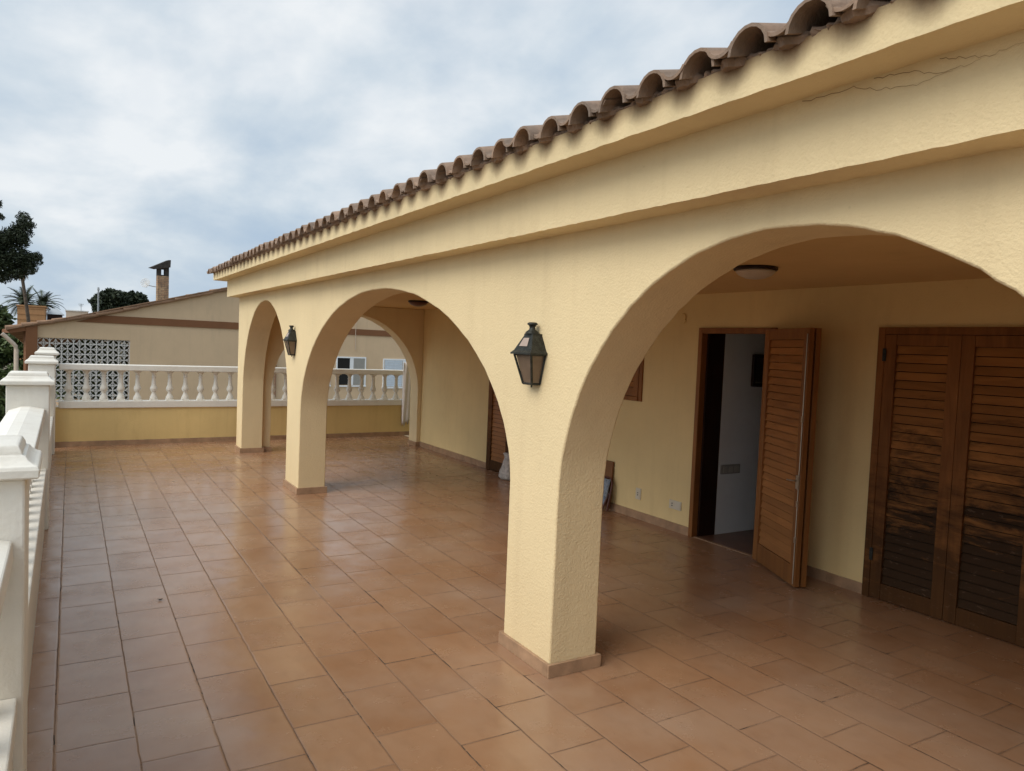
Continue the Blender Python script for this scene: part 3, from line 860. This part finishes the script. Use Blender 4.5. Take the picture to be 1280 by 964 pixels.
# breeze-block screen: a leaf-shaped opening across each cell, mirrored to make flowers
bs = MB(); cell = .158 * 1.0; nC = round((brR - brL - .02) / cell); cw = (brR - brL - .012) / nC; nR = round((brT - brB) / cw); ch_ = (brT - brB - .004) / nR
def bar(p, q, w, dd=.10):
    p, q = Vector(p), Vector(q); d = (q - p); nrm = Vector((-d.z, 0, d.x)).normalized() * w
    bs.par(p - nrm + Vector((0, 0.0, 0)), d, nrm * 2, Vector((0, dd, 0)))
BD = .045
for i in range(nC + 1):
    x = brL + .004 + i * cw; w = .012 if i % 2 == 0 else .008
    bs.box(x - w, x + w, .03, .03 + BD, brB + .002, brT - .002)
for j in range(nR + 1):
    z = brB + .002 + j * ch_; w = .012 if j % 2 == 0 else .008
    bs.box(brL, brR - .004, .032, .028 + BD, z - w, z + w)
for i in range(nC):
    for j in range(nR):
        x0 = brL + .004 + i * cw; z0 = brB + .002 + j * ch_; x1 = x0 + cw; z1 = z0 + ch_
        par = (i + j) % 2
        # two curved fillets leaving a leaf along one diagonal
        for side in (0, 1):
            a = (x0, z0) if par == 0 else (x0, z1); b_ = (x1, z1) if par == 0 else (x1, z0)
            cxy = ((x0, z1) if par == 0 else (x0, z0)) if side == 0 else ((x1, z0) if par == 0 else (x1, z1))
            arc = []
            for q in range(6):
                f = q / 5; px = a[0] + (b_[0] - a[0]) * f; pz = a[1] + (b_[1] - a[1]) * f
                k = .40 * math.sin(math.pi * f); arc.append((px + (cxy[0] - px) * k * 1.0, pz + (cxy[1] - pz) * k * 1.0))
            inner = []
            for q in range(6):
                px, pz = arc[q]; inner.append((px + (cxy[0] - px) * .24, pz + (cxy[1] - pz) * .24))
            poly = arc + inner[::-1]
            n = len(poly); P = [(p[0], .036, p[1]) for p in poly] + [(p[0], .024 + BD, p[1]) for p in poly]
            bs.add(P, [tuple(range(n)), tuple(range(n, 2 * n))[::-1]] + [(q, n + q, n + (q + 1) % n, (q + 1) % n) for q in range(n)])
bs.build('breeze_block_screen', M['breeze'], nh, local=True)
# windows
def nwin(x0, x1, z1, z0, kind):
    a, b_ = ns(x0), ns(x1); zz0, zz1 = nz(z0), nz(z1); t = .055
    m = MB(); m.box(a, a + t, -.03, .0, zz0, zz1); m.box(b_ - t, b_, -.03, .0, zz0, zz1); m.box(a + t + .0005, b_ - t - .0005, -.03, .0, zz1 - t, zz1); m.box(a - .02, b_ + .02, -.045, .0, zz0 - .02, zz0 + t - .02)
    w = m.build('window', M['whiteframe'], nh, local=True)
    mid = (a + b_) / 2
    if kind == 1:
        MB().box(a + t, mid - .06, -.006, -.002, zz0 + t, zz1 - t).build('pane', M['dark'], w, local=True)
        MB().box(mid - .058, mid + .10, -.022, -.002, zz0 + t, zz1 - t).build('sash', M['whiteframe'], w, local=True)
        m = MB(); nsl = 22; hh = (zz1 - zz0 - 2 * t) / nsl
        for i in range(nsl): m.par((mid + .1005, -.02, zz0 + t + i * hh), (b_ - t - mid - .101, 0, 0), (0, .016, .004), (0, -.006, hh * .9))
        m.build('blind', M['greyblind'], w, local=True)
    else:
        m = MB(); nsl = 14; hh = (zz1 - zz0 - 2 * t) / nsl
        for i in range(nsl): m.par((a + t + .03, -.02, zz0 + t + i * hh), (b_ - a - 2 * t - .26, 0, 0), (0, .016, .004), (0, -.014, hh * .86))
        m.build('blind', M['blueblind'], w, local=True)
        MB().box(b_ - t - .20, b_ - t - .01, -.022, -.002, zz0 + t, zz1 - t).build('sash', M['whiteframe'], w, local=True)
nwin(5.25, 6.02, 1.335, .645, 1); nwin(6.485, 7.19, 1.31, .60, 2); nwin(4.55, 5.11, 1.14, .655, 2)
MB().tube([nl(ns(3.805), nz(1.845), .05), nl(ns(3.805), -3.3, .05)], .045, 8).build('downpipe', M['pipebrown'], nh, smooth=60, local=True)
MB().tube([nl(ns(5.72), zroof(ns(5.72)), .03), nl(ns(5.72), bz0 - .6, .03)], .012, 6).build('cable', M['pipe'], nh, local=True)
# chimney
cb, ct = ns(1.53), ns(1.735); cz0 = zroof(cb) - .5; ctop = nz(2.985)
cm = MB(); D0, D1 = .55, .73
hz0, hz1 = nz(2.862), nz(2.972); hx0, hx1 = cb + (ct - cb) * .30, cb + (ct - cb) * .66
cm.box(cb, ct, D0, D1, cz0, nz(2.84))
ck = cm.build('chimney', M['brick'], nroof, local=True)
cm = MB(); cm.box(cb, hx0, D0, D1, nz(2.8402), nz(3.0)); cm.box(hx1, ct, D0, D1, nz(2.8402), nz(3.03))
cm.box(hx0, hx1, D0, D1, nz(2.8402), hz0); cm.box(hx0, hx1, D0, D1, hz1, nz(3.02))
cm.build('flue_opening', M['soot'], ck, local=True)
cm = MB()
P = [(ns(1.39), nz(2.985)), (ns(1.5), nz(2.968)), (ct + .02, nz(3.02)), (ct + .03, nz(3.165)), (ct - .03, nz(3.165))]
n = len(P); V = [(s, D0 - .08, z) for s, z in P] + [(s, D1 + .08, z) for s, z in P]
cm.add(V, [tuple(range(n)), tuple(range(n, 2 * n))[::-1]] + [(i, n + i, n + (i + 1) % n, (i + 1) % n) for i in range(n)])
cm.build('cap', M['soot'], ck, local=True)
# satellite dish beside the chimney
dc = NB0 + ND * ns(1.335) - NN * .75 + Vector((0, 0, nz(2.685)))
ds = thing('satellite_dish', tuple(dc), 'small pale wire satellite dish beside the neighbour chimney', 'satellite dish')
m = MB(); axv = (Vector((-.55, -1, .25))).normalized(); ux = axv.cross(Vector((0, 0, 1))).normalized(); uz = ux.cross(axv)
rr = .145
for rad in (1, .72, .42):
    m.tube([dc + (ux * math.cos(k * math.pi / 12) + uz * math.sin(k * math.pi / 12)) * rr * rad - axv * .05 * (1 - rad * rad) for k in range(25)], .008, 5)
for k in range(10):
    a = k * math.pi / 5; e = (ux * math.cos(a) + uz * math.sin(a)) * rr
    m.tube([dc - axv * .05, dc + e * .5 - axv * .0375, dc + e], .006, 5)
m.build('dish', M['farwhite'], ds)
m = MB(); wallp = NB0 + ND * (cb - .001) - NN * .75 + Vector((0, 0, nz(2.62)))
m.tube([dc - axv * .05, dc - axv * .07 + Vector((.04, 0, -.06)), wallp], .014, 6); m.build('bracket', M['slate'], ds)
m = MB(); m.tube([dc - axv * .04 - Vector((0, 0, .13)), dc + axv * .10 - Vector((-.10, 0, .17))], .009, 5); m.build('feed_arm', M['slate'], ds)

# bent drainpipe standing at the neighbour's corner
dp = MB(); q = lambda x, z: NB0 + ND * ns(x) + NN * .5 + Vector((0, 0, nz(z)))
dp.tube([q(-1.06, 1.585), q(-1.02, 1.55), q(-.90, 1.42), q(-.865, 1.375), q(-.860, 1.32), q(-.860, -1.24)], .058, 10)
tag(dp.build('drainpipe', M['pipe'], None, smooth=60), 'bent beige drainpipe standing left of the neighbour house', 'pipe')

# ------------------------------------------------------------------ distant buildings
def far_building(name, label, x0, x1, y0, y1, ztop, wall, courses=0, roofmat=None, rise=0):
    t = thing(name, ((x0 + x1) / 2, y0, -3.3), label, 'building')
    m = MB(); m.box(x0, x1, y0, y1, -3.3, ztop)
    if courses:
        for i in range(courses):
            z = ztop - .12 - i * .36; m.box(x0 - .03, x1 + .03, y0 - .03, y1 + .03, z - .03, z)
    m.build('wall', wall, t)
    r = MB(); o = .12
    if rise: r.add([(x0 - o, y0 - o, ztop), (x1 + o, y0 - o, ztop), (x1 + o, y1 + o, ztop), (x0 - o, y1 + o, ztop), (x0 + .3, (y0 + y1) / 2, ztop + rise), (x1 - .3, (y0 + y1) / 2, ztop + rise)], [(0, 1, 5, 4), (1, 2, 5), (2, 3, 4, 5), (3, 0, 4), (3, 2, 1, 0)])
    else: r.box(x0 - o * .5, x1 + o * .5, y0 - o * .5, y1 + o * .5, ztop + .001, ztop + .09)
    r.build('roof', roofmat or wall, t)
    return t
far_building('ochre_building', 'ochre brick block rising behind the neighbour roof left of the palm crown', -3.02, -1.50, 58, 62, 3.10, M['orange'], 4)
far_building('pale_building', 'pale beige building with a low roof behind the neighbour roof', -.42, 1.35, 80, 88, 3.42, M['farwall'], 0, M['farwhite'])
far_building('shed', 'small grey sheet roofed shed right of the ochre block', -1.45, -.55, 61, 64, 2.72, M['darkwood'], 0, M['slate'], .45)
far_building('white_building', 'small white building seen past the pale beige one', 1.42, 2.3, 84, 90, 3.05, M['farwhite'], 0, M['farwhite'])
m = MB(); m.tube([(1.09, 40, -3.3), (1.085, 40, 3.62)], [.06, .035], 8)
lpole = thing('street_lamp', (1.09, 40, -3.3), 'thin pale lamp post in front of the round umbrella pine', 'lamp post')
m.build('pole', M['slate'], lpole, smooth=60)
m = MB(); m.tube([(1.085, 40, 3.60), (1.085, 40, 3.74)], [.06, .035], 8); m.build('lamp_head', M['slate'], lpole)
an = MB(); an.tube([(.78, 79.9, 3.5), (.78, 79.9, 4.15)], .03, 5); an.tube([(.55, 79.9, 4.1), (1.0, 79.9, 4.1)], .025, 5); an.tube([(.6, 79.9, 3.95), (.95, 79.9, 3.95)], .025, 5)
tag(an.build('antenna', M['slate'], None), 'tiny television antenna on the pale beige building', 'antenna')

# ------------------------------------------------------------------ vegetation
def leaf_cloud(clumps, n, size, seed, aspect=.45):
    rnd = random.Random(seed); m = MB(); tot = sum(r[0] * r[1] * r[2] for _, r in clumps)
    for c, r in clumps:
        k = max(20, int(n * r[0] * r[1] * r[2] / tot))
        for _ in range(k):
            d = Vector((rnd.gauss(0, 1), rnd.gauss(0, 1), rnd.gauss(0, 1))).normalized()
            q = rnd.random() ** .45
            q *= 1 + .16 * math.sin(d.x * 7 + c[0] * 3) * math.sin(d.z * 6 + c[2] * 5) + rnd.uniform(-.06, .10)
            p = Vector((c[0] + d.x * r[0] * q, c[1] + d.y * r[1] * q, c[2] + d.z * r[2] * q))
            a = Vector((rnd.gauss(0, 1), rnd.gauss(0, 1), rnd.gauss(0, .8) + .3)).normalized(); b_ = a.cross(Vector((rnd.gauss(0, 1), rnd.gauss(0, 1), rnd.gauss(0, 1)))).normalized()
            s = size * rnd.uniform(.6, 1.35)
            m.add([p - a * s, p + b_ * s * aspect, p + a * s, p - b_ * s * aspect], [(0, 1, 2, 3)])
    return m
def tree(name, label, cat, base, trunk_top, r, clumps, n, size, mat, seed, group=None, aspect=.45):
    t = thing(name, base, label, cat, group)
    tr = MB(); b0 = Vector(base); tt = Vector(trunk_top)
    tr.tube([b0, b0.lerp(tt, .5) + Vector((r * .4, 0, 0)), tt], [r, r * .8, r * .55], 10)
    for c, rr in clumps:
        cv = Vector(c); tr.tube([tt - Vector((0, 0, .3)), tt.lerp(cv, .5) + Vector((0, 0, .1)), cv], [r * .45, r * .25, r * .1], 6)
    tr.build('trunk', M['bark'], t, smooth=60)
    leaf_cloud(clumps, n, size, seed, aspect).build('crown', mat, t)
    return t
# dark pine at the left edge (y = 38)
f = 38 / 30
def P_(x, z): return (x * f, 38, (z - 1.7) * f + 1.7)
cl = []
for x, z, rx, rzz in ((-1.40, 5.28, .22, .30), (-1.46, 4.95, .34, .30), (-1.20, 5.16, .16, .10), (-1.72, 4.72, .36, .34), (-1.40, 4.62, .20, .22), (-2.05, 4.55, .40, .34), (-1.20, 4.02, .36, .24), (-1.02, 4.12, .17, .15),
                      (-1.62, 4.10, .46, .40), (-2.0, 3.85, .5, .46), (-1.30, 3.72, .30, .24), (-1.62, 3.52, .34, .22), (-2.1, 3.36, .4, .22), (-2.5, 4.2, .6, .8), (-2.45, 5.2, .3, .35), (-2.05, 5.35, .12, .1), (-2.1, 5.75, .10, .14), (-2.9, 3.8, .7, .7)):
    cl.append((P_(x, z), (rx * f, .8, rzz * f)))
tree('pine_tree', 'dark pine with ragged layered crown at the left edge of the view', 'tree', (-3.6, 38.2, -3.3), (-3.3, 38.2, 4.2), .28, cl, 26000, .075, M['pine'], 11, aspect=.28)
# leafy garden trees below it, left of the neighbour
def gtree(x, y, ztop, rad, seed, label, mat='leaf', n=6500):
    cl = []; rnd = random.Random(seed)
    hgt = ztop + 3.3
    for i in range(9):
        a = rnd.uniform(0, 6.28); q = rnd.uniform(.1, .75) * rad
        zz = -3.3 + hgt * rnd.uniform(.35, .86)
        rr = rad * rnd.uniform(.38, .6)
        cl.append(((x + q * math.cos(a), y + q * math.sin(a), min(zz, ztop - rr * .8)), (rr, rr, rr * .8)))
    cl.append(((x, y, ztop - rad * .42), (rad * .5, rad * .5, rad * .42)))
    tree('garden_tree', label, 'tree', (x, y, -3.3), (x, y, -3.3 + hgt * .55), .16, cl, n, .13, M[mat], seed)
gtree(-2.55, 33, 2.55, 1.25, 21, 'leafy green tree just left of the neighbour brown column')
gtree(-3.9, 34, 2.45, 1.5, 22, 'leafy green tree below the dark pine at the left edge')
gtree(-1.6, 31.5, 1.45, .95, 23, 'low dark green tree seen under the neighbour eave')
gtree(-5.0, 29, 1.4, 1.6, 24, 'broad dark tree hidden mostly behind the left balustrade')
hb = thing('hedge', (.8, 30, -3.3), 'dark green hedge glimpsed through the openings of the breeze block screen', 'hedge')
rnd = random.Random(77); cl = [((-.9 + .62 * i, 30 + rnd.uniform(-.3, .3), zz + rnd.uniform(-.2, .2)), (.65, .5, .62)) for i in range(7) for zz in (-2.6, -1.7, -.8, 0.05, .85)]
m = MB()
for i in range(7): m.tube([(-.9 + .62 * i, 30, -3.3), (-.88 + .62 * i, 30.05, -1), (-.9 + .62 * i, 30, .8)], [.05, .04, .015], 6)
m.build('stem', M['bark'], hb); leaf_cloud(cl, 9000, .12, 78).build('foliage', M['leaf'], hb)
gtree(-2.6, 27, -.2, 1.2, 26, 'low leafy shrub tree beyond the left balustrade posts')
# umbrella pines behind the neighbour roof (y = 50)
cl = [((1.55, 50, 3.35), (.62, .8, .55)), ((2.05, 50, 3.72), (.75, .9, .47)), ((1.5, 50, 2.8), (.45, .7, .5)), ((2.5, 50.3, 3.3), (.6, .8, .55)), ((2.1, 50, 3.0), (.8, .8, .6))]
tree('umbrella_pine', 'round dark umbrella pine behind the thin lamp post', 'tree', (2.0, 50.2, -3.3), (2.0, 50.2, 2.6), .2, cl, 9000, .11, M['leafd'] if 'leafd' in M else M['pine'], 31, 'umbrella pines behind the neighbour roof')
cl = [((3.05, 51, 3.68), (.55, .8, .48)), ((3.55, 51, 3.72), (.50, .8, .42)), ((3.9, 51, 3.35), (.40, .7, .36)), ((3.3, 51, 3.15), (.75, .8, .6)), ((4.1, 51, 3.05), (.4, .7, .4))]
tree('umbrella_pine', 'round dark umbrella pine just left of the neighbour chimney', 'tree', (3.4, 51.2, -3.3), (3.4, 51.2, 2.6), .2, cl, 9000, .11, M['pine'], 32, 'umbrella pines behind the neighbour roof')

def frond(m, base, az, el, L, droop, nleaf=22, ll=.5, seed=0):
    rnd = random.Random(seed); P = []; d = Vector((math.cos(az) * math.cos(el), math.sin(az) * math.cos(el), math.sin(el))); p = Vector(base); steps = 12
    for i in range(steps + 1):
        P.append(p.copy()); p = p + d * (L / steps); d = (d + Vector((0, 0, -droop / steps))).normalized()
    m.tube(P, [.03 * (1 - .8 * i / steps) + .004 for i in range(steps + 1)], 4)
    for i in range(nleaf):
        t = .15 + .85 * i / nleaf; k = min(steps - 1, int(t * steps)); q = P[k].lerp(P[k + 1], t * steps - k); dd = (P[k + 1] - P[k]).normalized()
        sd = dd.cross(Vector((0, 0, 1))); sd = sd.normalized() if sd.length > .01 else Vector((1, 0, 0))
        for sg in (-1, 1):
            l = ll * (math.sin(math.pi * min(1, t * .8 + .2)) * .8 + .25) * rnd.uniform(.8, 1.1)
            e = q + (sd * sg * .75 + dd * .65 + Vector((0, 0, .12))).normalized() * l
            w = dd * .016
            m.add([q - w, q + w, e], [(0, 1, 2)])
def date_palm(base, top, label, nf, L, seed):
    t = thing('date_palm', base, label, 'palm tree', 'date palms beyond the neighbour roof')
    tr = MB(); b0, tt = Vector(base), Vector(top); tr.tube([b0, b0.lerp(tt, .5), tt], [.26, .22, .24], 10); tr.build('trunk', M['bark'], t, smooth=60)
    m = MB(); rnd = random.Random(seed)
    for i in range(nf):
        frond(m, tt, rnd.uniform(0, 6.283), R(rnd.uniform(-12, 80)), L * rnd.uniform(.8, 1.1), rnd.uniform(1.1, 1.9), 40, L * .24, seed * 100 + i)
    m.build('crown', M['palm'], t)
    return t
g60 = 60 / 60
date_palm((-3.0, 66, -3.3), (-3.0, 66, 3.4), 'feathery date palm crown left of the tall thin palm trunk', 44, 1.75, 41)
date_palm((-1.95, 68, -3.3), (-1.95, 68, 3.45), 'feathery date palm crown right of the tall thin palm trunk', 40, 1.65, 42)
# tall thin fan palm, its head hidden behind the pine
t = thing('fan_palm', (-1.75, 45, -3.3), 'tall thin fan palm with curved trunk and dry frond skirt under the dark pine', 'palm tree')
m = MB(); m.tube([(-1.72, 45, -3.3), (-1.80, 45, 1.2), (-1.88, 45, 2.2), (-2.02, 45, 3.3), (-2.17, 45, 4.4), (-2.19, 45, 4.7)], [.14, .10, .085, .075, .075, .08], 8); m.build('trunk', M['bark'], t, smooth=60)
m = MB(); m2 = MB(); rnd = random.Random(9)
for i in range(26):
    az = rnd.uniform(0, 6.283); frond(m, (-2.19, 45, 4.72), az, R(rnd.uniform(0, 75)), .8, 1.0, 14, .4, 900 + i)
for i in range(34):
    az = rnd.uniform(0, 6.283); frond(m2, (-2.18, 45, 4.62), az, R(rnd.uniform(-80, -45)), rnd.uniform(.35, .62), .4, 10, .16, 950 + i)
m.build('crown', M['palm'], t); m2.build('dry_skirt', M['deadfrond'], t)

# ------------------------------------------------------------------ camera
f_, yaw, pit, rol = 922.37, .539932, -.0510169, .041195
cam = bpy.data.cameras.new('camera'); co = bpy.data.objects.new('camera', cam); COL.objects.link(co)
cy, sy = math.cos(yaw), math.sin(yaw)
fw = Vector((sy * math.cos(pit), cy * math.cos(pit), math.sin(pit)))
rt = Vector((cy, -sy, 0)); up = rt.cross(fw)
rt2 = rt * math.cos(rol) + up * math.sin(rol); up2 = up * math.cos(rol) - rt * math.sin(rol)
mt = Matrix((rt2, up2, -fw)).transposed().to_4x4(); mt.translation = Vector((0, 0, CAMH)); co.matrix_world = mt
cam.sensor_width = 36; cam.lens = f_ / 1280 * 36; cam.clip_start = .02; cam.clip_end = 3000
sc.camera = co

# ------------------------------------------------------------------ daylight: overcast sky, soft sun from the left
SUN_EL, SUN_AZ = 46, -103        # azimuth from +Y clockwise (towards +X)
w = bpy.data.worlds.new('World'); sc.world = w; w.use_nodes = True
nt = w.node_tree
for n in list(nt.nodes): nt.nodes.remove(n)
N = NT(nt)
out = N.n('ShaderNodeOutputWorld'); bg = N.n('ShaderNodeBackground'); bg.inputs[1].default_value = .1
N.l(bg.outputs[0], out.inputs[0])
sky = N.n('ShaderNodeTexSky'); sky.sky_type = 'NISHITA'; sky.sun_disc = False
sky.sun_elevation = R(SUN_EL); sky.sun_rotation = R(SUN_AZ); sky.air_density = 1.2; sky.dust_density = 1.5
tc = N.n('ShaderNodeTexCoord'); sx = N.n('ShaderNodeSeparateXYZ'); N.l(tc.outputs['Generated'], sx.inputs[0])
zc = N.math('ADD', N.math('MAXIMUM', sx.outputs[2], 0.0), .30)
cb_ = N.n('ShaderNodeCombineXYZ'); N.l(N.math('DIVIDE', sx.outputs[0], zc), cb_.inputs[0]); N.l(N.math('DIVIDE', sx.outputs[1], zc), cb_.inputs[1])
mp = N.n('ShaderNodeMapping'); mp.inputs['Scale'].default_value = (1, .8, 1); mp.inputs['Location'].default_value = (3.1, 1.4, 0); N.l(cb_.outputs[0], mp.inputs[0])
n1 = N.noise(mp.outputs[0], 1.75, 9, .55, .15)
n2 = N.noise(mp.outputs[0], .62, 4, .5, .1)
tone = N.math('ADD', N.math('MULTIPLY', n1, .72), N.math('MULTIPLY', n2, .38))
cloud = N.ramp(tone, [(.43, (3.2, 4.05, 5.05)), (.51, (3.75, 4.5, 5.3)), (.575, (4.6, 5.2, 5.75)), (.67, (6.2, 6.45, 6.65))])
# brighter where the sun stands behind the cloud
sd = (math.sin(R(SUN_AZ)) * math.cos(R(SUN_EL)), math.cos(R(SUN_AZ)) * math.cos(R(SUN_EL)), math.sin(R(SUN_EL)))
dt = N.n('ShaderNodeVectorMath', operation='DOT_PRODUCT'); nv = N.n('ShaderNodeVectorMath', operation='NORMALIZE'); N.l(tc.outputs['Generated'], nv.inputs[0])
N.l(nv.outputs[0], dt.inputs[0]); dt.inputs[1].default_value = sd
gl = N.math('POWER', N.math('MAXIMUM', dt.outputs['Value'], 0.0), 5.0)
cloud = N.mix(1.0, cloud, N.ramp(gl, [(0., (1, 1, 1)), (1., (1.0, 1.0, 1.0))]), 'MULTIPLY')
gain = N.n('ShaderNodeVectorMath', operation='SCALE'); N.l(cloud, gain.inputs[0]); N.l(N.math('ADD', N.math('MULTIPLY', gl, 2.2), 1.0), gain.inputs['Scale'])
gaps = N.ramp(N.noise(N.coord('Generated', loc=(2, 0, 5)), 3.0, 5, .55), [(.50, .97), (.70, .72)])
N.l(N.mix(gaps, sky.outputs[0], gain.outputs[0]), bg.inputs[0])
sun = bpy.data.lights.new('sun', 'SUN'); sun.energy = 1.5; sun.angle = R(40); sun.color = (1, .90, .76)
so = bpy.data.objects.new('sun', sun); COL.objects.link(so)
so.rotation_euler = Vector(sd).to_track_quat('Z', 'Y').to_euler()

# ------------------------------------------------------------------ render settings
vs = sc.view_settings; vs.view_transform = 'Standard'; vs.look = 'None'; vs.exposure = 0.48; vs.gamma = 1; vs.use_curve_mapping = False
sc.render.engine = 'CYCLES'
sc.cycles.max_bounces = 8; sc.cycles.diffuse_bounces = 5; sc.cycles.glossy_bounces = 3
sc.cycles.use_denoising = True
